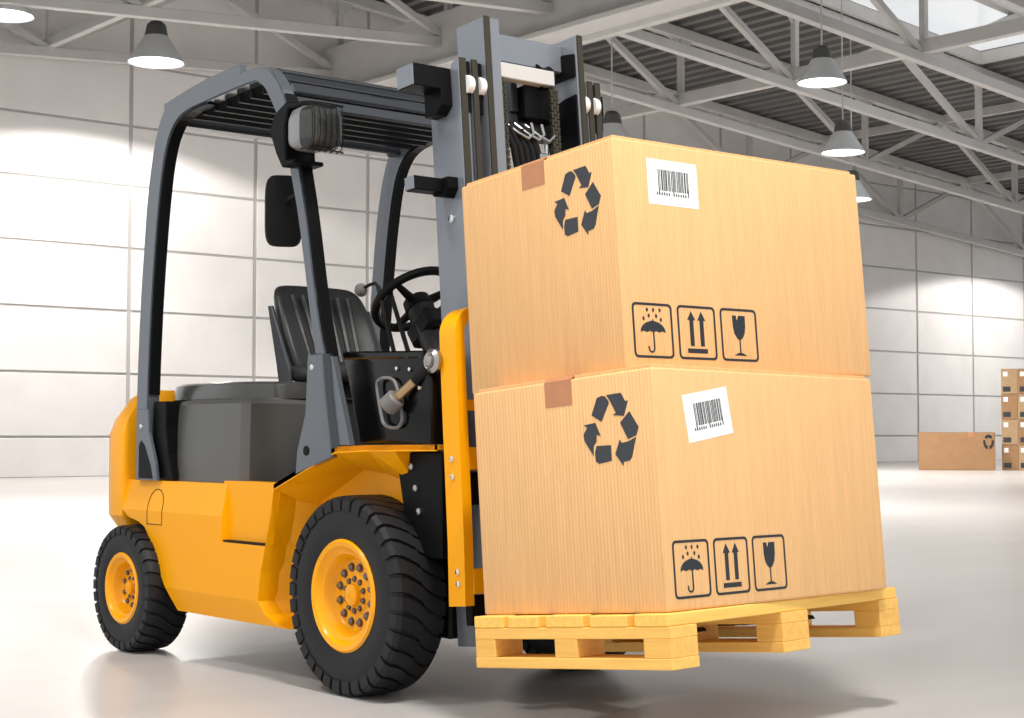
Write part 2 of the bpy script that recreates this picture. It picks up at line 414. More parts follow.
for cidx, px in enumerate((0, .411)):
    for r in range(4):
        m = 'card_far2' if (r + cidx) % 2 else 'card_far'
        col = ('the column beside the wide carton', 'the column away from the wide carton')[cidx]
        lev = ('bottom carton', 'second carton up', 'third carton up', 'top carton')[r]
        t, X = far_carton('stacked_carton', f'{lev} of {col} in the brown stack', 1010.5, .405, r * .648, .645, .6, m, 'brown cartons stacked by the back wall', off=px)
        p = MB(); p.box(X - .001, X + .004, -.15, -.04, .45, .57); p.obj('paper_label', 'label', t, False)
        p = MB(); p.box(X - .001, X + .004, -.16, .03, .06, .19); p.obj('handling_print', 'ink', t, False)

# ---------------------------------------------------------------- the forklift truck
FK = thing('forklift', 'yellow and grey counterbalance forklift truck carrying a loaded pallet', 'forklift', (-.75, 0, 0))
HW = .60
# --- wheels
def tire_mesh(R, w, rb, N):
    h = R * .03; b = MB(); Rb = R - h; k = w / 2
    prof = [(rb, -k * .72), (rb + .004, -k * .9), (rb + (Rb - rb) * .25, -k * .985), (rb + (Rb - rb) * .5, -k * 1.0), (rb + (Rb - rb) * .62, -k * .985), (Rb * .965, -k * .93), (Rb, -k * .8), (Rb, 0)]
    prof += [(r, -y) for r, y in prof[-2::-1]]
    b.lathe(prof, axis='y', n=72)
    pitch = 2 * pi / N
    for s in (-1, 1):
        for i in range(N):
            f0 = pitch * (i + (.5 if s > 0 else 0))
            path = [(R * .85, k * .98, 0), (R * .89, k * .995, 0), (R * .955, k * .985, 0), (R * .99, k * .88, .03), (R, k * .6, .16), (R, k * .3, .42), (R, -k * .02, .8)]
            L = []
            for r, y, sk in path:
                fc = f0 + s * pitch * sk * .9; dl = pitch * (.41 if y > k * .5 else .44)
                sd = h * .55 if r < R * .97 else 0
                L.append([(rr * cos(fc + g), s * (y + yy), rr * sin(fc + g)) for g, rr, yy in
                          ((-dl, r - (h * 1.3 if not sd else 0), -sd * 2), (-dl * .9, r, sd * .5), (dl * .9, r, sd * .5), (dl, r - (h * 1.3 if not sd else 0), -sd * 2))])
            b.loft(L)
    return b.mesh('tire', 'rubber')
def rim_mesh(rb, w, s):
    b = MB(); k = w / 2          # outer side is y = -k
    prof = [(rb - .004, k * .8), (rb - .01, -k * .6), (rb + .012, -k * .93), (rb + .004, -k * 1.0), (rb * .93, -k * .97), (rb * .86, -k * .82), (rb * .78, -k * .76), (rb * .71, -k * .55), (rb * .68, -k * .42),
            (rb * .65, -k * .38), (rb * .40, -k * .38), (rb * .37, -k * .42), (rb * .22, -k * .46), (rb * .2, -k * .62), (rb * .14, -k * .68), (.002, -k * .70)]
    b.lathe(prof, axis='y', n=56)
    b.lathe([(rb * .64, k * .0), (rb * .3, k * .2), (.002, k * .2)], axis='y', n=24)
    return b.mesh('rim', 'rim')
def nut_mesh(r):
    b = MB(); b.lathe([(r, 0), (r * .95, -r * .7), (r * .6, -r * 1.1), (.0008, -r * 1.25)], axis='y', n=8); b.lathe([(r * 1.25, .001), (r * 1.25, -.003), (.001, -.003)], axis='y', n=12)
    return b.mesh('lug_nut', 'nut')
def wheels(R, w, rb, xw, N, yo, n1, n2):
    tm, rm, nm, nm2 = tire_mesh(R, w, rb, N), rim_mesh(rb, w, 1), nut_mesh(rb * .07), nut_mesh(rb * .05)
    for s in (-1, 1):
        cyy = s * (yo - w / 2)
        wh = place(rm, 'wheel', FK, (xw, cyy, R), (0, 0, 0 if s < 0 else pi))
        ti = bpy.data.objects.new('tire', tm); COL.objects.link(ti); ti.parent = wh; ti['label'] = 'black rubber tire with chunky tread'
        for cnt, rr, me, yy in ((n1, rb * .53, nm, -.38), (n2, rb * .30, nm2, -.44)):
            for i in range(cnt):
                a = 2 * pi * (i + .5) / cnt
                o = bpy.data.objects.new('lug_nut', me); COL.objects.link(o); o.parent = wh
                o.location = (rr * cos(a), yy * w / 2, rr * sin(a))
wheels(.353, .208, .188, -0.012, 34, HW, 12, 10)
wheels(.268, .19, .14, -1.60, 30, .655, 10, 8)

# --- yellow side panels with wheel arches and step
rows = [(.727, -1.705, -.456, .575), (.600, -1.703, -.492, .600), (.568, -1.640, -.505, .600), (.552, -1.548, -.51, .600), (.530, -1.492, -.515, .600), (.500, -1.462, -.525, .60), (.457, -1.433, -.535, .600),
        (.397, -1.396, -.555, .600), (.290, -1.307, -.575, .600), (.241, -1.275, -.548, .586), (.215, -1.257, -.49, .578), (.198, -1.246, -.40, .573)]
XS = -.848
for s in (-1, 1):
    b = MB()
    for part in (0, 1):
        R_ = rows if part == 0 else [(z, xr, xf, y) for z, xr, xf, y in rows if z <= .501]
        grid_o, grid_i = [], []
        for z, xr, xf, y in R_:
            xa, xb = (xr, XS) if part == 0 else (XS, xf)
            xsn = [xa + (xb - xa) * k / 4 for k in range(5)]
            grid_o.append([(x, s * y, z) for x in xsn]); grid_i.append([(x, s * (y - .035), z) for x in xsn])
        for o_, i_ in zip(zip(grid_o, grid_o[1:]), zip(grid_i, grid_i[1:])):
            b.loft([o_[0] + i_[0][::-1], o_[1] + i_[1][::-1]], caps=False)
        b.poly(grid_o[0] + grid_i[0][::-1]); b.poly(grid_o[-1] + grid_i[-1][::-1])
    bmesh.ops.remove_doubles(b.bm, verts=b.bm.verts[:], dist=1e-5)
    bmesh.ops.recalc_face_normals(b.bm, faces=b.bm.faces[:])
    sp = b.obj('side_panel', 'yellow', FK, False)
    # fuel flap outline, following the panel
    def ysd(z): return .6 if z < .6 else .6 - (z - .6) / .127 * .025
    pts = [(-1.47, .545), (-1.47, .60), (-1.47, .63)] + [(-1.405 - .065 * cos(pi * k / 8), .63 + .062 * sin(pi * k / 8)) for k in range(1, 8)] + [(-1.34, .63), (-1.34, .60), (-1.34, .545), (-1.47, .545)]
    q = MB(); q.tube([(x, s * (ysd(z) + .0005), z) for x, z in pts], .0018, 6); q.obj('filler_flap_seam', 'matt_black', sp)
    b = MB(); b.prism([(XS - .03, .503), (-.515, .503), (-.452, .738), (XS - .03, .738)], s * .573, s * .50); b.obj('step_panel', 'yellow', FK, False)
    b = MB(); b.box(XS + .004, -.53, min(s * .597, s * .557), max(s * .597, s * .557), .494, .509, .003); b.obj('step_plate', 'matt_black', FK, False)
    # wheel-well wall behind the front wheel
    b = MB(); b.loft([[(xf + .0, s * (y - .001), z), (xf + .012, s * .50, z), (-.385, s * .37, z), (-.42, s * .37, z), (xf - .03, s * (y - .03), z)] for z, xr, xf, y in
                     [(.737, 0, -.462, .598), (.727, 0, -.466, .598), (.600, 0, -.492, .600), (.5, 0, -.525, .6), (.397, 0, -.555, .60), (.290, 0, -.575, .600), (.241, 0, -.548, .586), (.215, 0, -.49, .578), (.2, 0, -.43, .573)]])
    b.obj('wheel_well', 'yellow', FK, False)
    # front fender
    b = MB()
    o = [(-.462, s * .602, .735), (-.055, s * .602, .877), (.10, s * .575, .884), (.405, s * .505, .887)]
    i = [(-.462, s * .36, .735), (-.055, s * .36, .877), (.10, s * .36, .884), (.405, s * .36, .887)]
    dn = lambda p, d: (p[0], p[1], p[2] - d)
    b.loft([[a, c, dn(c, .018), dn(a, .018)] for a, c in zip(o, i)])
    fd = b.obj('fender', 'yellow', FK, False)
    b = MB(); b.loft([[a, (a[0], a[1] - s * .012, a[2]), (a[0], a[1] - s * .012, a[2] - .022), dn(a, .022)] for a in o]); b.obj('fender_lip', 'yellow', fd, False)
    rg = [(-.455, s * .43, .64), (-.12, s * .43, .792), (.02, s * .43, .782), (.20, s * .43, .745)]
    lip = [(-.462, s * .592, .716), (-.055, s * .592, .858), (.10, s * .566, .865), (.22, s * .54, .867)]
    b = MB(); b.loft([[l, g_, (g_[0], g_[1] - s * .012, g_[2]), (l[0], l[1] - s * .2, l[2])] for l, g_ in zip(lip, rg)]); b.obj('fender_liner', 'yellow', FK, False)
    b = MB(); b.prism([(-.455, .45), (.22, .45), (.20, .745), (.02, .782), (-.12, .792), (-.455, .64)], s * .425, s * .375) if False else b.prism([(-.40, .60), (.22, .60), (.20, .745), (.02, .782), (-.12, .792), (-.40, .665)], s * .43, s * .36); b.obj('inner_fender', 'yellow', FK, False)
    # bolted black mast mount
    b = MB(); b.prism([(.13, .86), (.40, .86), (.40, .50), (.22, .50)], s * .47, s * .36, .004); mm = b.obj('mast_mount', 'black', FK, False)
    for bx, bz in ((.23, .81), (.255, .735), (.275, .655)):
        q = MB(); q.lathe([(.014, 0), (.013, -s * -.0 - .008), (.004, -.013), (.0005, -.013)], axis='y', n=10)
        if s > 0: bmesh.ops.scale(q.bm, verts=q.bm.verts[:], vec=(1, -1, 1)); bmesh.ops.reverse_faces(q.bm, faces=q.bm.faces[:])
        me = q.mesh('bolt', 'steel'); place(me, 'bolt', mm, (bx, s * .47, bz))
# --- chassis core, axles
b = MB(); b.box(-1.24, -.66, -.53, .53, .215, .72, .01); b.box(-.68, .30, -.355, .355, .21, .86, .01); b.obj('chassis', 'matt_black', FK, False)
b = MB(); b.tube([(0, -.42, .35), (0, .42, .35)], .09, 20); b.obj('drive_axle', 'matt_black', FK)
b = MB(); b.box(-1.75, -1.6, -.46, .46, .19, .33, .02); b.box(-1.74, -1.25, -.3, .3, .33, .5, .02); b.obj('steer_axle', 'matt_black', FK, False)
# --- counterweight
plan = [(-1.70, -.60), (-1.78, -.605), (-1.86, -.585), (-1.95, -.50), (-2.02, -.36), (-2.05, -.15), (-2.05, .15), (-2.02, .36), (-1.95, .50), (-1.86, .585), (-1.78, .605), (-1.70, .60), (-1.68, .54), (-1.66, .40), (-1.66, -.40), (-1.68, -.54)]
def cwl(z, ins, fx=0):
    L = []
    for x, y in plan:
        sx = 1 if x > -1.69 else 1
        L.append((x + (ins * max(0, (-1.70 - x) / .35)) - fx, y * (1 - ins / .6), z))
    return L
b = MB(); b.loft([cwl(.34, .09), cwl(.50, .045), cwl(.57, .0), cwl(.92, 0), cwl(.99, .025), cwl(1.08, .085), cwl(1.115, .14)]); b.obj('counterweight', 'yellow', FK)
b = MB(); b.box(-1.70, -1.20, -.565, .565, .66, .725, .01); b.obj('rear_deck', 'matt_black', FK, False)
# --- engine hood
hp = [(-.80, -.55), (-1.27, -.55), (-1.60, -.475), (-1.64, -.40), (-1.64, .40), (-1.60, .475), (-1.27, .55), (-.80, .55), (-.775, .52), (-.775, -.52)]
def hl(z, ins): return [(x + ins * (1 if x < -1.2 else -1 if x > -1.2 else 0) * (1), y * (1 - ins / .55), z) for x, y in hp]
b = MB(); b.loft([hl(.722, 0), hl(.80, .0), hl(1.0, .012), hl(1.045, .016), hl(1.06, .028), hl(1.068, .05)]); hood = b.obj('engine_hood', 'hood', FK)
b = MB()
def dome(z, ins):
    L = []
    for k in range(56):
        a = 2 * pi * k / 56; c_, s_ = cos(a), sin(a); rr = (abs(c_) ** 4 + abs(s_) ** 4) ** (-.25)
        L.append((-1.21 + (.42 - ins) * c_ * rr, (.50 - ins) * s_ * rr, z))
    return L
b.loft([dome(1.066, 0), dome(1.10, .004), dome(1.125, .012), dome(1.134, .03), dome(1.137, .06)]); b.obj('hood_lid', 'lid', hood)
# --- overhead guard
outer = [(-1.580, .727), (-1.580, 1.004), (-1.570, 1.25), (-1.552, 1.495), (-1.526, 1.72), (-1.500, 1.919), (-1.455, 2.11), (-1.39, 2.25), (-1.29, 2.316), (-1.05, 2.327), (-.644, 2.341), (-.545, 2.328), (-.475, 2.277), (-.382, 2.137), (-.268, 1.784), (-.183, 1.41), (-.122, 1.207)]
inner = [(-1.486, .727), (-1.480, 1.004), (-1.468, 1.25), (-1.449, 1.495), (-1.422, 1.72), (-1.394, 1.90), (-1.352, 2.08), (-1.29, 2.19), (-1.19, 2.246), (-1.0, 2.266), (-.66, 2.284), (-.59, 2.272), (-.535, 2.225), (-.440, 2.08), (-.325, 1.775), (-.238, 1.41), (-.190, 1.21)]
def crom(P, n=3):
    P = [Vector(p) for p in P]; out = []
    for i_ in range(len(P) - 1):
        a, c, d, e = P[max(0, i_ - 1)], P[i_], P[i_ + 1], P[min(len(P) - 1, i_ + 2)]
        for k_ in range(n):
            t_ = k_ / n; out.append(tuple(.5 * (2 * c + (d - a) * t_ + (2 * a - 5 * c + 4 * d - e) * t_ ** 2 + (3 * c - a - 3 * d + e) * t_ ** 3)))
    return out + [tuple(P[-1])]
outer, inner = crom(outer), crom(inner)
for s in (-1, 1):
    YO = .600 if s < 0 else .65; YI = YO - .058
    b = MB(); b.loft([[(o[0], s * YO, o[1]), (i[0], s * YO, i[1]), (i[0], s * YI, i[1]), (o[0], s * YI, o[1])] for o, i in zip(outer, inner)])
    bmesh.ops.bevel(b.bm, geom=[e for e in b.bm.edges if len(e.link_faces) == 2 and e.calc_face_angle(0) > 1.2], offset=.006, segments=2, affect='EDGES')
    gp = b.obj('guard_post', 'guard', FK)
    for lst, sg, nm, i0, i1 in ((inner, 1, 'post_black_strip', 4, 28), (outer, 1, 'post_black_strip', 38, 49)):  # black strips laid along the forward faces of the posts
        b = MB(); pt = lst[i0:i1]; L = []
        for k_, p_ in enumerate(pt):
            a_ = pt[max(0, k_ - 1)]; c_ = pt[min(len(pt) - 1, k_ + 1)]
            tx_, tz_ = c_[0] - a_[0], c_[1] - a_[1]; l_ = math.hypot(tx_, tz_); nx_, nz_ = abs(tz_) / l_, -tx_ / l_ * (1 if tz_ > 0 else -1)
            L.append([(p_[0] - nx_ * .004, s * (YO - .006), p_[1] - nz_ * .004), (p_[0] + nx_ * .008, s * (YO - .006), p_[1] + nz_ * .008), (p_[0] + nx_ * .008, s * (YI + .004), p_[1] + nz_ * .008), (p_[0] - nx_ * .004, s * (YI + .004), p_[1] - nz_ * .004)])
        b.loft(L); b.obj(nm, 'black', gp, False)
    # rear foot gusset with triangular recess
    b = MB(); b.prism([(-1.574, .727), (-1.574, 1.03), (-1.47, 1.03), (-1.462, .93), (-1.40, .80), (-1.385, .727)], s * (YO + .002), s * (YO - .015), .003); b.obj('gusset_foot', 'guard', FK, False)
    b = MB(); b.prism([(-1.545, .735), (-1.545, .875), (-1.525, .895), (-1.495, .875), (-1.44, .79), (-1.42, .735)], s * (YO + .0035), s * (YO - .01), 0); b.obj('gusset_recess', 'black', FK, False)
    b = MB(); b.prism([(-1.47, 1.06), (-1.47, .735), (-1.30, .735), (-1.34, .84), (-1.36, .95), (-1.36, 1.06)], s * .575, s * .50, .004); b.obj('post_bracket', 'black', FK, False)
    q = MB(); q.lathe([(.012, 0), (.011, -.006), (.0005, -.008)], axis='y', n=10)
    if s > 0: bmesh.ops.scale(q.bm, verts=q.bm.verts[:], vec=(1, -1, 1)); bmesh.ops.reverse_faces(q.bm, faces=q.bm.faces[:])
    bolt = q.mesh('bolt', 'chrome'); place(bolt, 'bolt', FK, (-1.522, s * (YO + .002), .955))
    # front pillar plates
    b = MB(); b.prism([(-.232, 1.212), (-.125, 1.212), (-.075, .875), (-.075, .84), (-.31, .775), (-.30, .86), (-.245, 1.0)], s * .604, s * .575, .003); pl_ = b.obj('pillar_plate', 'guard', FK, False)
    b = MB(); b.tube([(-.118, s * .592, 1.208), (-.10, s * .592, 1.08), (-.07, s * .592, .93), (-.055, s * .592, .872)], .021, 12); b.obj('pillar_channel', 'darkgrey', pl_)
    b = MB(); b.prism([(-.105, 1.20), (-.085, 1.20), (.03, .884), (-.045, .88)], s * .596, s * .57, .003); b.obj('pillar_rib', 'guard', pl_, False)
    place(bolt, 'bolt', pl_, (-.196, s * .604, 1.165))
    b = MB(); b.lathe([(.018, 0), (.018, -.003), (.0005, -.003)], axis='y', n=16)
    me = b.mesh('hole', 'black'); o = place(me, 'hole', pl_, (-.235, s * .604, .862), (0, 0, 0 if s < 0 else pi)); o.name = 'drain_hole'
# roof bars across
for k in range(8):
    x = -1.22 + k * .095
    zc = 2.275 + .022 * (x + 1.2)
    b = MB(); b.box(x - .014, x + .014, -.545, .60, zc - .038, zc + .032, .004); b.obj('roof_bar', 'black', FK, False)
for x, z, an in ((-.60, 2.335, 8), (-.535, 2.318, 24), (-.480, 2.282, 42), (-.440, 2.235, 55), (-.412, 2.180, 65)):
    d = Vector((cos(radians(an)), 0, -sin(radians(an)))); c_ = Vector((x, 0, z))
    b = MB(); b.bar(c_ + Vector((0, -.548, 0)), c_ + Vector((0, .598, 0)), .046, .016, d.cross(Vector((0, 1, 0))) * -1, .004); b.obj('front_roof_bar', 'darkgrey', FK, False)
b = MB(); b.box(-1.38, -1.30, -.54, .595, 2.22, 2.27, .006); b.obj('rear_roof_bar', 'darkgrey', FK, False)
b = MB(); b.prism([(-1.36, 2.285), (-1.28, 2.306), (-.74, 2.325), (-.74, 2.375), (-1.0, 2.362), (-1.36, 2.318)], -.598, -.565, .003); b.obj('roof_trim', 'guard', FK, False)
# mirror
def mir(x, k):
    L = []
    for i_ in range(48):
        a = 2 * pi * i_ / 48; c_, s_ = cos(a), sin(a); rr = (abs(c_) ** 5 + abs(s_) ** 5) ** (-.2)
        L.append((x, c_ * rr * .072 * k, s_ * rr * .137 * (1 - (1 - k) * .5)))
    return L
b = MB(); b.loft([mir(-.034, .7), mir(-.03, .86), mir(-.02, .96), mir(0, 1), mir(.02, .99), mir(.028, .95), mir(.03, .9)])
mr = b.mesh('mirror', 'matt_black'); mo = place(mr, 'mirror', FK, (-.52, -.53, 1.775), (0, 0, radians(-28)))
b = MB(); b.tube([(-.50, -.53, 1.80), (-.42, -.565, 1.81), (-.36, -.57, 1.82)], .009, 8); b.obj('mirror_arm', 'matt_black', FK)
# work lamp on the front pillar
LC = Vector((-.235, -.60, 2.03))
b = MB(); b.prism([(-.47, 2.05), (-.43, 2.115), (-.36, 2.145), (-.22, 2.125), (-.215, 2.112), (-.34, 2.115), (-.365, 2.05), (-.355, 1.93), (-.30, 1.925), (-.30, 1.91), (-.385, 1.905), (-.425, 1.96)], -.655, -.52, .006); bmesh.ops.translate(b.bm, verts=b.bm.verts[:], vec=(.045, 0, .005)); wl = b.obj('work_lamp', 'black', FK, False)
def rsq(h, k=8, p=5.0):      # rounded-square loop in yz
    L = []
    for i in range(48):
        a = 2 * pi * i / 48; c_, s_ = cos(a), sin(a); rr = (abs(c_) ** p + abs(s_) ** p) ** (-1 / p)
        L.append((c_ * rr * h, s_ * rr * h))
    return L
def lamp_loop(x, h): return [(x, LC.y + y, LC.z + z) for y, z in rsq(h)]
b = MB(); b.loft([lamp_loop(-.345, .035), lamp_loop(-.33, .062), lamp_loop(-.29, .078), lamp_loop(-.235, .082), lamp_loop(-.225, .082)]); bmesh.ops.translate(b.bm, verts=b.bm.verts[:], vec=(.05, 0, .005)); b.obj('lamp_housing', 'lamp_body', wl)
b = MB(); b.loft([lamp_loop(-.2255, .080), lamp_loop(-.20, .079), lamp_loop(-.175, .07), lamp_loop(-.165, .05)]); bmesh.ops.translate(b.bm, verts=b.bm.verts[:], vec=(.05, 0, .005)); b.obj('lamp_lens', 'lens', wl)
for k in range(6):
    yy = LC.y - .062 + k * .0248
    b = MB(); b.tube([(-.20, yy, LC.z - .088), (-.165, yy, LC.z - .078), (-.152, yy, LC.z - .03), (-.152, yy, LC.z + .03), (-.165, yy, LC.z + .078), (-.20, yy, LC.z + .088)], .0024, 6); bmesh.ops.translate(b.bm, verts=b.bm.verts[:], vec=(.05, 0, .005)); b.obj('lamp_guard_wire', 'matt_black', wl)
for zz in (-.085, .085):
    b = MB(); b.tube([(-.20, LC.y - .09, LC.z + zz), (-.175, LC.y - .075, LC.z + zz), (-.165, LC.y, LC.z + zz), (-.175, LC.y + .075, LC.z + zz), (-.20, LC.y + .09, LC.z + zz)], .003, 6); bmesh.ops.translate(b.bm, verts=b.bm.verts[:], vec=(.05, 0, .005)); b.obj('lamp_guard_wire', 'matt_black', wl)
# --- black cowl between pillar and mast
for s in (-1, 1):
    b = MB(); b.prism([(-.13, 1.215), (.36, 1.20), (.40, 1.10), (.40, .888), (-.02, .888)], s * .52, s * .47, .012, 2); cw = b.obj('cowl_side', 'gloss_black', FK)
    b = MB(); b.prism([(-.125, 1.222), (.36, 1.207), (.365, 1.18), (-.118, 1.193)], s * .526, s * .50, .006); b.obj('cowl_rail', 'gloss_black', cw, False)
    # grab handle
    hz = [(.085, 1.10), (.105, 1.125), (.15, 1.128), (.185, 1.118), (.205, 1.09), (.225, 1.03), (.235, .985), (.215, .958), (.17, .955), (.135, .965), (.115, .99)]
    hz = [Vector(p) for p in hz]; sm = []
    for i_ in range(len(hz)):
        a, c, d, e = hz[i_ - 1], hz[i_], hz[(i_ + 1) % len(hz)], hz[(i_ + 2) % len(hz)]
        for t_ in (0, .25, .5, .75): sm.append(.5 * (2 * c + (d - a) * t_ + (2 * a - 5 * c + 4 * d - e) * t_ ** 2 + (3 * c - a - 3 * d + e) * t_ ** 3))
    b = MB(); b.tube([(p.x + .025, s * .535, p.y - .01) for p in sm + [sm[0]]], .0062, 8); b.obj('grab_handle', 'greyplastic', cw)
    for bx, bz in ((.215, 1.15), (.29, 1.145), (.345, 1.08)):
        q = MB(); q.lathe([(.009, 0), (.007, -.007), (.0005, -.008)], axis='y', n=10); place(q.mesh('bolt', 'chrome'), 'bolt', cw, (bx, s * .522, bz), (0, 0, 0 if s < 0 else pi))
    # tilt cylinder
    A_, B_ = Vector((.26, s * .56, 1.045)), Vector((.395, s * .505, 1.16))
    d_ = (B_ - A_).normalized()
    b = MB(); b.tube([A_ - d_ * .05, A_ - d_ * .045, A_ + d_ * .0, A_ + d_ * .006], [.03, .036, .036, .03], 20); tc_ = b.obj('tilt_cylinder', 'greyplastic', FK)
    b = MB(); b.tube([A_, A_ + (B_ - A_) * .55], .016, 14); b.obj('piston_rod', 'brass', tc_)
    b = MB(); b.tube([A_ + (B_ - A_) * .5, B_], .019, 14); b.obj('rod_end', 'matt_black', tc_)
    b = MB(); b.lathe([(.04, .02), (.042, 0), (.03, -.01), (.02, -.004), (.018, -.016), (.0005, -.02)], (B_.x + .01, 0, B_.z + .01), 'y', 24)
    if s > 0: bmesh.ops.scale(b.bm, verts=b.bm.verts[:], vec=(1, -1, 1)); bmesh.ops.reverse_faces(b.bm, faces=b.bm.faces[:])
    bmesh.ops.translate(b.bm, verts=b.bm.verts[:], vec=(0, s * .52, 0)); b.obj('pivot_pin', 'steel', tc_)
b = MB(); b.prism([(.18, .888), (.38, .888), (.34, 1.17), (.16, 1.19), (.08, 1.10)], -.47, .47, .01); b.obj('dashboard', 'matt_black', FK, False)
b = MB(); b.box(-.78, .2, -.355, .355, .72, .75); b.obj('floor_plate', 'matt_black', FK, False)
# --- seat
bx0 = -.95
def back_loop(t, hw, dep, cx):           # horizontal section of the backrest
    z = 1.135 + t * .425; xo = cx - .04 - t * .18
    return [(xo + dep * .9, -hw, z), (xo + dep, -hw * .86, z), (xo + dep * .62, -hw * .6, z), (xo + dep * .52, 0, z), (xo + dep * .62, hw * .6, z), (xo + dep, hw * .86, z), (xo + dep * .9, hw, z), (xo, hw * .96, z), (xo - .03, hw * .6, z), (xo - .03, -hw * .6, z), (xo, -hw * .96, z)]
b = MB(); b.loft([back_loop(0, .19, .07, -.93), back_loop(.08, .215, .09, -.93), back_loop(.3, .235, .10, -.93), back_loop(.6, .238, .09, -.93), back_loop(.85, .228, .075, -.93), back_loop(.96, .205, .055, -.93), back_loop(1.0, .16, .03, -.93)])
bk = b.obj('seat_backrest', 'leather', FK)
md = bk.modifiers.new('sub', 'SUBSURF'); md.levels = 2; md.render_levels = 2
b = MB()
for y in (-.12, -.075, -.03, .03, .075, .12): b.tube([(-.97 + .058 - t * .18 - .012, y * (1 + .2 * t), 1.15 + t * .42) for t in (.1, .3, .5, .7, .85)], .016, 8)
b.obj('seat_tufts', 'leather', bk)
b = MB(); b.box(-.96, -.52, -.235, .235, 1.137, 1.21, .03, 3); b.obj('seat_cushion', 'leather', FK)
for s in (-1, 1):
    b = MB(); b.prism([(-.99, 1.10), (-.90, 1.10), (-.915, 1.19), (-1.06, 1.46), (-1.09, 1.46), (-1.02, 1.22)], s * .252, s * .236, .004); b.obj('seat_hinge', 'darkgrey', FK, False)
# --- steering wheel and levers
sc = Vector((-.385, 0.0, 1.455)); sn_ = Vector((-.62, 0, .79)).normalized(); se = Vector((0, 1, 0)); sf = sn_.cross(se)
b = MB(); ring = [sc + (se * cos(2 * pi * k / 40) + sf * sin(2 * pi * k / 40)) * .17 for k in range(41)]; b.tube(ring, .018, 10, False); sw = b.obj('steering_wheel', 'matt_black', FK)
b = MB()
for a in (90, 210, 330):
    b.tube([sc - sn_ * .03, sc + (se * cos(radians(a)) + sf * sin(radians(a))) * .165], [.022, .012], 8)
b.tube([sc - sn_ * .06, sc - sn_ * .05, sc - sn_ * .005, sc], [.05, .06, .055, .03], 20); b.obj('wheel_spokes', 'matt_black', sw)
b = MB(); b.tube([sc - sn_ * .05, sc - sn_ * .12, sc - sn_ * .36], [.055, .06, .065], 16); b.obj('steering_column', 'leather', FK)
b = MB(); b.bar(sc - sn_ * .10 + Vector((0, -.0, .0)), sc - sn_ * .20, .17, .12, (0, 1, 0), .02); b.obj('column_shroud', 'matt_black', FK)
for (p0, p1) in (((-.415, -.16, 1.50), (-.20, -.22, 1.17)), ((-.37, -.14, 1.49), (-.13, -.20, 1.17))):
    b = MB(); b.tube([p0, ((p0[0] + p1[0]) / 2, (p0[1] + p1[1]) / 2, (p0[2] + p1[2]) / 2), p1], .0095, 8); lv = b.obj('control_lever', 'matt_black', FK)
b = MB(); b.tube([(-.415, -.16, 1.50), (-.43, -.165, 1.515), (-.46, -.17, 1.51), (-.49, -.175, 1.50)], .007, 8); tl_ = b.obj('turn_lever', 'matt_black', FK)
b = MB(); kc = Vector((-.508, -.178, 1.492))
b.lathe([(.001, -.026), (.018, -.02), (.027, -.005), (.027, .006), (.017, .021), (.001, .026)], kc, 'x', 16, True); b.obj('lever_knob', 'greyplastic', tl_)

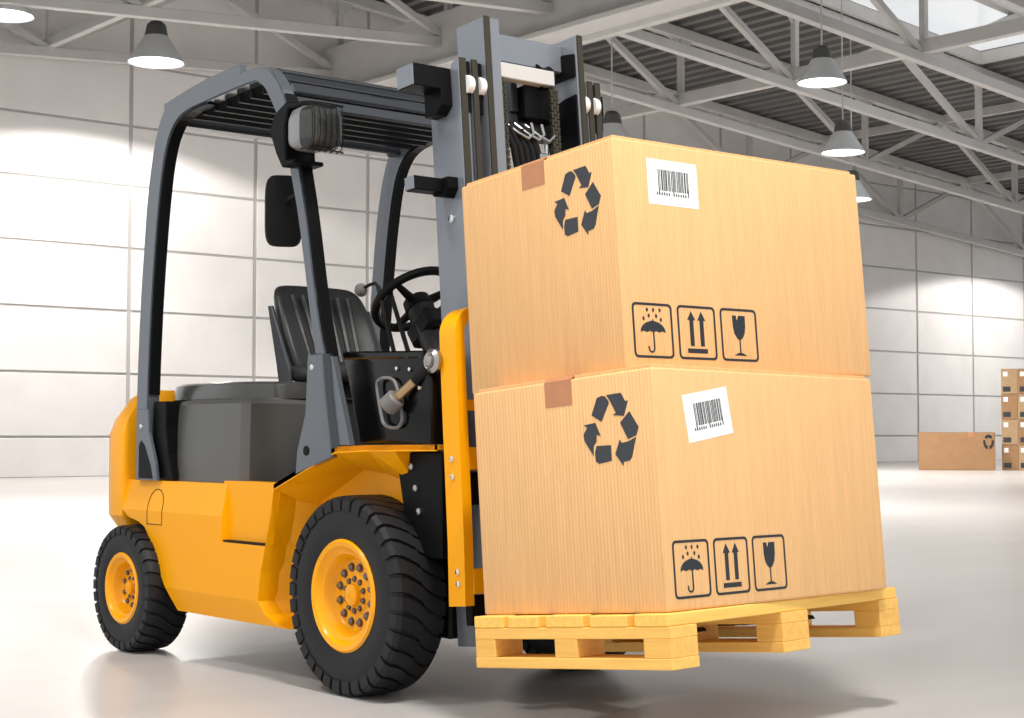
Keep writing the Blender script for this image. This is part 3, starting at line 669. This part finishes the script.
# --- mast (leaning back 4.9 degrees)
TH = .086
MT = Matrix(((cos(TH), 0, -sin(TH), .35), (0, 1, 0, 0), (sin(TH), 0, cos(TH), .25), (0, 0, 0, 1)))   # (a, y, b) -> world
def mm_(): return MB(MT)
for s in (-1, 1):
    def yb_(y0, y1): return min(s * y0, s * y1), max(s * y0, s * y1)
    # outer rail: channel
    b = mm_(); b.prism([(-.032, -.06), (.141, -.06), (.141, 1.995), (.10, 1.985), (.082, 1.93), (.045, 1.90), (-.032, 1.875)], s * .34, s * .315, .002)
    b.box(.112, .141, *yb_(.3155, .298), -.055, 1.994); b.box(-.032, -.003, *yb_(.3155, .285), -.055, 1.87); orl = b.obj('outer_mast_rail', 'grey', FK, False)
    b = mm_(); b.box(.1405, .147, *yb_(.338, .310), -.05, 1.995); b.obj('wear_strip', 'oily', orl, False)
    # middle rail
    b = mm_(); b.box(-.01, .15, *yb_(.290, .262), -.04, 1.99); mrl = b.obj('middle_mast_rail', 'grey', FK, False)
    b = mm_(); b.box(.1495, .156, *yb_(.290, .266), -.03, 1.992); b.obj('wear_strip', 'oily', mrl, False)
    # inner rail
    b = mm_(); b.box(.010, .166, *yb_(.236, .205), -.02, 2.155, .002); (b.box(.14, .166, *yb_(.2055, .165), -.02, 2.154) if s < 0 else None); irl = b.obj('inner_mast_rail', 'grey', FK, False)
    b = mm_(); b.box(.1655, .172, *yb_(.236, .212), -.02, 2.157); b.obj('wear_strip', 'oily', irl, False)
    for yy, nm in ((.303, 'a'), (.249, 'b')):
        b = mm_(); b.lathe([(.001, -.011), (.05, -.011), (.055, 0), (.05, .011), (.001, .011)], (.11, s * yy, 1.90), 'y', 24); ro = b.obj('roller_housing', 'black', orl if nm == 'a' else mrl)
        b = mm_(); b.lathe([(.001, -.0125), (.034, -.0125), (.036, 0), (.034, .0125), (.001, .0125)], (.137, s * yy, 1.90), 'y', 24); b.obj('mast_roller', 'roller', orl if nm == 'a' else mrl)
        b = mm_(); b.box(.07, .145, *yb_(yy - .009, yy + .009), 1.80, 1.985); b.obj('roller_bracket', 'black', orl if nm == 'a' else mrl, False)
    # tie brackets on the outside of the rail
    ye = .505 if s < 0 else .40
    b = mm_(); b.box(.0, .097, *yb_(.34, ye), 1.885, 1.965, .003); b.prism([(.0, 1.89), (.097, 1.89), (.097, 1.83), (.06, 1.80), (.0, 1.80)], s * .341, s * .39); tb = b.obj('tie_bracket', 'black', FK, False)
    b = mm_(); b.box(.003, .094, *yb_(ye - .0005, ye + .004), 1.888, 1.962); b.obj('bracket_end', 'grey', tb, False)
    b = mm_(); b.box(.015, .07, *yb_(.34, .505), 1.52, 1.57, .003); b.prism([(.015, 1.57), (.105, 1.57), (.105, 1.53), (.08, 1.50), (.015, 1.515)], s * .341, s * .385); tb = b.obj('tie_bracket', 'black', FK, False)
    b = mm_(); b.box(.018, .067, *yb_(.5045, .509), 1.523, 1.567); b.obj('bracket_end', 'grey', tb, False)
    b = mm_(); b.lathe([(.016, 0), (.015, -.008), (.0005, -.011)], (.062, 0, 1.43), 'y', 14)
    if s > 0: bmesh.ops.scale(b.bm, verts=b.bm.verts[:], vec=(1, -1, 1)); bmesh.ops.reverse_faces(b.bm, faces=b.bm.faces[:])
    bmesh.ops.translate(b.bm, verts=b.bm.verts[:], vec=(0, s * .34, 0)); b.obj('bolt', 'chrome', orl)
    # lift cylinders behind the rails
    b = mm_(); b.tube([(-.05, s * .24, 0), (-.05, s * .24, 1.2)], .035, 16); lc = b.obj('lift_cylinder', 'black', FK)
    b = mm_(); b.tube([(-.05, s * .24, 1.2), (-.05, s * .24, 1.86)], .02, 14); b.obj('piston_rod', 'chrome', lc)
# crossheads
b = mm_(); b.box(.03, .09, -.206, .206, 2.03, 2.135, .004); b.obj('mast_crosshead', 'grey', FK, False)
b = mm_(); b.box(.095, .135, -.17, .12, 1.955, 2.012, .003); b.obj('crosshead_cover', 'white_steel', FK, False)
b = mm_(); b.box(-.03, .05, -.205, .205, 1.78, 1.86, .004); b.obj('mast_crossbeam', 'darkgrey', FK, False)
b = mm_(); b.box(-.03, .02, -.262, .262, .9, 1.0, .004); b.obj('mast_crossbeam', 'darkgrey', FK, False)
b = mm_(); b.box(-.03, .05, -.29, .29, .0, .12, .004); b.obj('mast_crossbeam', 'darkgrey', FK, False)
b = mm_(); b.box(.02, .10, .0, .15, 1.83, 1.955, .004); b.obj('valve_block', 'black', FK, False)
b = mm_(); b.box(.015, .06, -.15, -.10, 1.86, 2.03, .003); b.box(.015, .06, -.03, .0, 1.86, 2.03, .003); b.obj('hose_bracket', 'darkgrey', FK, False)
for k in range(5):
    y = -.13 + k * .028
    b = mm_(); b.tube([(.09, y, 1.80), (.12, y + .005, 1.77), (.135, y + .03, 1.70), (.13, y + .05, 1.6), (.12, y + .06, 1.45), (.11, y + .06, .95)], .0125, 10); b.obj('hydraulic_hose', 'matt_black', FK)
for k in range(3):
    y = -.06 + k * .05
    b = mm_(); b.tube([(.10, y - .05, 1.80), (.14, y - .02, 1.755), (.15, y + .02, 1.735), (.145, y + .05, 1.76), (.13, y + .055, 1.80)], .0065, 8); b.obj('hose_fitting', 'steel', FK)
b = mm_(); b.box(.11, .15, .015, .06, 1.64, 1.69, .004); b.obj('valve_fitting', 'steel', FK, False)
# leaf chains
for y in (.10, -.15):
    b = mm_(); n = 0
    z = .4
    while z < 1.93:
        b.box(.135, .150, y - .018, y - .008, z, z + .024); b.box(.135, .150, y + .008, y + .018, z, z + .024); b.box(.135, .150, y - .006, y + .006, z + .014, z + .038)
        b.tube([(.1425, y - .022, z + .019), (.1425, y + .022, z + .019)], .006, 6)
        z += .028
    b.obj('lift_chain', 'oily', FK, False)
b = mm_(); b.lathe([(.012, -.03), (.06, -.03), (.052, -.015), (.052, .015), (.06, .03), (.012, .03)], (.07, .10, 1.99), 'y', 24); b.obj('chain_sheave', 'black', FK)
# far rail dark guard arcs
for pts in ([(.0, 2.0), (.16, 2.0), (.16, 2.085), (.10, 2.095), (.05, 2.085), (.0, 2.05)], [(.0, .6), (.16, .6), (.16, 1.93), (.10, 1.925), (.0, 1.90)]):
    b = mm_(); b.prism(pts, .206, .196); b.obj('rail_guard_plate', 'black', FK, False)

# --- carriage, backrest, forks
cb = mm_()
cb.box(.172, .205, -.46, .46, .42, .53, .004); cb.box(.172, .205, -.46, .46, .02, .12, .004)
cb.box(.172, .20, -.26, -.18, .02, .53); cb.box(.172, .20, .18, .26, .02, .53); cb.obj('fork_carriage', 'black', FK, False)
b = mm_()
for s in (-1, 1):
    path = [(.190, .087), (.200, .30), (.206, .70), (.211, .97)]
    b_ = MB(MT)
    # post with rounded top corner going to the top bar
    loops = []
    def sec(a, y, bb, ty, tb):      # section perpendicular to path in y-b plane; (ty,tb) outward normal
        return [(a - .052, s * (y + ty * .0), bb + tb * .0), (a + .036, s * y, bb), (a + .036, s * (y - ty * .038), bb - tb * .038), (a - .052, s * (y - ty * .038), bb - tb * .038)]
    for a, z in path: loops.append(sec(a, .50, z, 1, 0))
    for k in range(1, 9):
        an = pi / 2 * k / 8; loops.append(sec(.211, .40 + .10 * cos(an), .99 + .10 * sin(an), cos(an), sin(an)))
    loops.append(sec(.211, .0, 1.09, 0, 1))
    b_.loft(loops)
    bp_ = b_.obj('backrest_frame', 'yellow', FK)
    for bz in (.575, .515, .20, .16):
        q = MB(MT); q.lathe([(.011, 0), (.010, -.006), (.0005, -.009)], (.197, 0, bz), 'y', 10)
        if s > 0: bmesh.ops.scale(q.bm, verts=q.bm.verts[:], vec=(1, -1, 1)); bmesh.ops.reverse_faces(q.bm, faces=q.bm.faces[:])
        bmesh.ops.translate(q.bm, verts=q.bm.verts[:], vec=(0, s * .50, 0)); q.obj('bolt', 'chrome', bp_)
for z0, z1 in ((.735, .772), (.535, .612), (.125, .208)):
    b = mm_(); b.box(.207, .232, -.465, .465, z0, z1, .003); b.obj('backrest_bar', 'yellow', FK, False)
for y in (-.24, 0, .24):
    b = mm_(); b.box(.2, .225, y - .02, y + .02, .60, 1.06, .003); b.obj('backrest_upright', 'yellow', FK, False)
for y in (-.24, .27):
    b = mm_(); b.prism([(.233, .50), (.265, .50), (.268, .04), (.30, .004), (1.0, .000), (1.01, -.012), (.80, -.026), (.30, -.038), (.24, -.03), (.233, 0)], y - .055, y + .055, .004); b.obj('fork', 'black', FK)

# ---------------------------------------------------------------- pallet and cartons
def oriented(name, lab, cat, a, y, bb, yaw, L, Wd, group=None):
    """root at the base centre; local x = along forks, y = across, z = up; near front corner at (a, y, bb)"""
    R_ = MT.to_3x3() @ Matrix.Rotation(yaw, 3, 'Z')
    corner = MT @ Vector((a, y, bb))
    c = corner + R_ @ Vector((-L / 2, Wd / 2, 0))
    t = bpy.data.objects.new(name, None); COL.objects.link(t); t.empty_display_size = .2
    m4 = R_.to_4x4(); m4.translation = c; t.matrix_world = m4; t['_local'] = 1
    return tag(t, lab, cat, group)
PL, PW, PH = .7576, 1.2856, .157
pal = oriented('wooden_pallet', 'pale yellow wooden pallet raised on the forks under two cartons', 'pallet', 1.2231, -.5609, -.0914, .1356, PL, PW)
x0, y0 = -PL / 2, -PW / 2
tk = (.032, .055, .034)           # bottom board, block, stringer; the rest is deck
zb, zs_ = tk[0], tk[0] + tk[1]; zd = zs_ + tk[2]
bd = [(0, .128), (.142, .128), (.295, .15), (.465, .145), (.63, PL - .63)]
for k, (xs_, w_) in enumerate(bd):
    b = MB(); b.box(x0 + xs_, x0 + xs_ + w_ - .006, y0, -y0, zd, PH - (.002 if k % 2 else 0), .003); b.obj('deck_board', 'wood_y', pal, False)
yr = [(y0, y0 + .13), (-.075, .075), (-y0 - .13, -y0)]
xr_ = [(x0, x0 + .085), (-.055, .035), (-x0 - .10, -x0)]
for ya, yb in yr:
    b = MB(); b.box(x0 + .001, -x0 - .001, ya + .001, yb - .001, zs_, zd - .0005, .002); b.obj('stringer_board', 'wood_x', pal, False)
    b = MB(); b.box(x0, -x0, ya, yb, 0, zb, .002); b.obj('bottom_board', 'wood_x', pal, False)
    for xa, xb in xr_:
        b = MB(); b.box(xa + .001, xb - .001, ya + .001, yb - .001, zb, zs_, .002); b.obj('block', 'wood_b', pal, False)

BL, BW, BH = .7492, 1.1374, .7113
# recycling mark: six pieces, half-size units
REC = [[(215, 120), (245, 98), (270, 95), (298, 130), (300, 150), (250, 305), (178, 265)],
       [(280, 85), (385, 48), (418, 110), (437, 100), (410, 230), (328, 238), (352, 215), (305, 120)],
       [(447, 185), (515, 300), (500, 370), (440, 412), (382, 290)],
       [(497, 385), (470, 550), (455, 580), (410, 600), (408, 632), (350, 548), (380, 425), (395, 450), (440, 430)],
       [(318, 480), (325, 605), (235, 645), (212, 630), (205, 560), (215, 505)],
       [(205, 320), (245, 420), (215, 415), (215, 470), (195, 510), (195, 590), (130, 480), (122, 430), (148, 370), (122, 355)]]
def to_face(px, py, a, y, bb, yaw):      # outline as it lies on the printed side of the carton
    R_ = MT.to_3x3() @ Matrix.Rotation(yaw, 3, 'Z'); O = MT @ Vector((a, y, bb))
    e1, e2, e3 = R_.col[0], R_.col[1], R_.col[2]
    d = ray(px, py); t = (O - CAM).dot(e2) / d.dot(e2); P = CAM + d * t - O
    return (P.dot(e1) + BL - .576, P.dot(e3) - .539)
UPB = (1.0555, -.5026, .0656 + BH + .0015, -.0164)
REC2 = [[to_face(540 + x / 8.45, 160 + y / 8.45, *UPB) for x, y in pc] for pc in REC]
def rrect(w, h, r, n=5):
    L = []
    for cx_, cy_, a0 in ((w - r, h - r, 0), (r, h - r, 90), (r, r, 180), (w - r, r, 270)):
        for k in range(n + 1): L.append((cx_ + r * cos(radians(a0 + 90 * k / n)), cy_ + r * sin(radians(a0 + 90 * k / n))))
    return L
def circ(cx_, cy_, r, n=10, sy=1): return [(cx_ + r * cos(2 * pi * k / n), cy_ + r * sy * sin(2 * pi * k / n)) for k in range(n)]
def stroke(path, w):
    L, Rr = [], []
    for i, p in enumerate(path):
        a = path[max(0, i - 1)]; c = path[min(len(path) - 1, i + 1)]
        dx, dy = c[0] - a[0], c[1] - a[1]; l = math.hypot(dx, dy); nx_, ny_ = -dy / l * w / 2, dx / l * w / 2
        L.append((p[0] + nx_, p[1] + ny_)); Rr.append((p[0] - nx_, p[1] - ny_))
    return L + Rr[::-1]
SW, SHH = .166, .167
def ring_frame(b, O, ex, ey, n):
    o = rrect(SW, SHH, .016); i = [(x + .0075, y + .0075) for x, y in rrect(SW - .015, SHH - .015, .010)]
    m = len(o)
    for k in range(m):
        j = (k + 1) % m
        if math.hypot(o[k][0] - o[j][0], o[k][1] - o[j][1]) < 1e-6: continue
        b.flat([o[k], o[j], i[j], i[k]], O, ex, ey, n, .0007)
def sym_umbrella():
    P = []
    can = [(.083 + .052 * cos(radians(a)), .078 + .034 * sin(radians(a))) for a in range(0, 181, 15)]
    can[6:7] = [(.086, .113), (.083, .119), (.080, .113)]
    P.append(can + [(.031 + .104 * k / 8, .078 + (.004 if k % 2 else 0)) for k in range(1, 8)])
    P.append(stroke([(.084, .079), (.085, .03)] + [(.0735 + .0115 * cos(radians(a)), .03 + .012 * sin(radians(a))) for a in range(0, -181, -30)] + [(.062, .036)], .0055))
    for x, y in ((.062, .146), (.088, .146), (.115, .146), (.068, .128), (.099, .128), (.046, .119), (.118, .117)): P.append(circ(x, y, .0045, 8, 1.4))
    return P
def sym_arrows():
    P = [[(.038, .020), (.124, .020), (.124, .034), (.038, .034)]]
    for x in (.060, .104): P.append([(x - .0085, .042), (x + .0085, .042), (x + .0085, .122), (x + .017, .122), (x, .15), (x - .017, .122), (x - .0085, .122)])
    return P
def sym_glass():
    P = [[(.055, .145), (.072, .145), (.075, .128), (.08, .138), (.083, .145), (.113, .145), (.112, .11), (.107, .088), (.097, .074), (.088, .068), (.080, .068), (.071, .074), (.061, .088), (.056, .11)],
         [(.0812, .069), (.0868, .069), (.0868, .025), (.0812, .025)], [(.055, .018), (.113, .018), (.098, .025), (.084, .028), (.070, .025)]]
    return P
def barcode_polys(w, h):
    rnd = random.Random(4); P = []; x = .0
    while x < w:
        bw = rnd.choice((.0022, .0035, .0035, .006)); P.append((x, min(x + bw, w))); x += bw + rnd.choice((.002, .003, .0045))
    return P
def carton(lab, a, y, bb, yaw, lab_c, lab_rot):
    t = oriented('cardboard_box', lab, 'box', a, y, bb, yaw, BL, BW, 'printed cartons on the pallet')
    X, Yh = BL / 2, BW / 2
    b = MB(); b.box(-X, X, -Yh, Yh, 0, BH - .012, .007, 3); b.obj('carton_body', 'card', t)
    for s in (-1, 1):
        b = MB(); b.box(min(s * .002, s * (X - .014)), max(s * .002, s * (X - .014)), -Yh + .014, Yh - .014, BH - .0125, BH - .001, .001); b.obj('top_flap', 'card', t, False)
    # tape over the top seam, folded down at both ends
    b = MB(); b.box(-.056, .056, -Yh + .013, Yh - .013, BH - .0012, BH - .0004)
    for s in (-1, 1): b.hexa([(-.056, s * Yh, BH - .013), (.056, s * Yh, BH - .013), (.056, s * (Yh + .0009), BH - .013), (-.056, s * (Yh + .0009), BH - .013), (-.056, s * (Yh - .014), BH - .0012), (.056, s * (Yh - .014), BH - .0012), (.056, s * (Yh - .013), BH - .0004), (-.056, s * (Yh - .013), BH - .0004)])
    for s in (-1, 1): b.box(-.056, .056, min(s * Yh, s * (Yh + .0009)), max(s * Yh, s * (Yh + .0009)), BH - .090, BH - .012)
    b.obj('tape', 'tape', t, False)
    # recycling mark on the side
    b = MB()
    for pc in REC2: b.flat(pc, (-X + .576, -Yh - .0002, .539), (1, 0, 0), (0, 0, 1), (0, -1, 0), .0007)
    b.obj('recycling_symbol', 'ink', t, False)
    # handling marks on the front
    for k, (nm, fn) in enumerate((('umbrella_symbol', sym_umbrella), ('upright_arrows_symbol', sym_arrows), ('fragile_glass_symbol', sym_glass))):
        O = Vector((X + .0002, -Yh + .036 + k * .188, .034)); ex, ey, n = Vector((0, 1, 0)), Vector((0, 0, 1)), Vector((1, 0, 0))
        b = MB(); ring_frame(b, O, ex, ey, n)
        for P in fn(): b.flat(P, O, ex, ey, n, .0007)
        b.obj(nm, 'ink2', t, False)
    # paper label with barcode
    lw, lh = .215, .142
    cr_, sr_ = cos(lab_rot), sin(lab_rot); ex = Vector((0, cr_, sr_)); ey = Vector((0, -sr_, cr_)); n = Vector((1, 0, 0))
    O = Vector((X + .0002, -Yh + lab_c[0], lab_c[1])) - ex * lw / 2 - ey * lh / 2
    b = MB(); b.flat([(0, 0), (lw, 0), (lw, lh), (0, lh)], O, ex, ey, n, .0006); lb = b.obj('shipping_label', 'label', t, False)
    b = MB()
    bx_, by_, bw_, bh_ = .045, .045, .13, .066
    for xa, xb in barcode_polys(bw_, bh_): b.flat([(bx_ + xa, by_), (bx_ + xb, by_), (bx_ + xb, by_ + bh_), (bx_ + xa, by_ + bh_)], O, ex, ey, n, .0012)
    for xa in (.0, .062, .126): b.flat([(bx_ + xa, by_ - .014), (bx_ + xa + .004, by_ - .014), (bx_ + xa + .004, by_ + .01), (bx_ + xa, by_ + .01)], O, ex, ey, n, .0012)
    for k in range(13):
        if k == 6: continue
        xa = -.010 + k * .0102
        b.flat(rrect(.006, .008, .002, 2) if False else [(bx_ + xa, by_ - .014), (bx_ + xa + .006, by_ - .014), (bx_ + xa + .005, by_ - .005), (bx_ + xa + .001, by_ - .005)], O, ex, ey, n, .0012)
    b.obj('barcode', 'ink', lb, False)
    return t
LOB = (1.1945, -.5365, .0656 + .0008, .086)
carton('lower printed cardboard box standing directly on the wooden pallet', *LOB, (.242, .566), radians(8.6))
carton('upper printed cardboard box stacked on top of the other box', *UPB, (.244, .579), 0)
for o in bpy.data.objects:
    if '_local' in o: del o['_local']
# added key lights in invented pendant fittings, out of view overhead
def key(pos, lab, power, size):
    lamp(pos, 1.2, lab, 0, top=pos[2] + 1.2)
    o = [q for q in bpy.data.objects if q.name.startswith('pendant_lamp')][-1]
    ld = bpy.data.lights.new('lamp_light', 'SPOT'); ld.energy = power; ld.spot_size = radians(140); ld.spot_blend = .5; ld.shadow_soft_size = size; ld.color = (1, .97, .93)
    lo = bpy.data.objects.new('lamp_light', ld); COL.objects.link(lo); lo.parent = bpy.data.objects[o.name]; lo.location = (0, 0, -.06)
key((3.3, -1.2, 7.0), 'added unseen key lamp above the open floor in front of the forks', KEY_POWER, .55)  # main light on truck and load, added
key((-.6, -4.4, 6.6), 'added unseen second key lamp above the open floor beside the truck', KEY_POWER * .36, .5)  # weaker light added for the near side of the truck
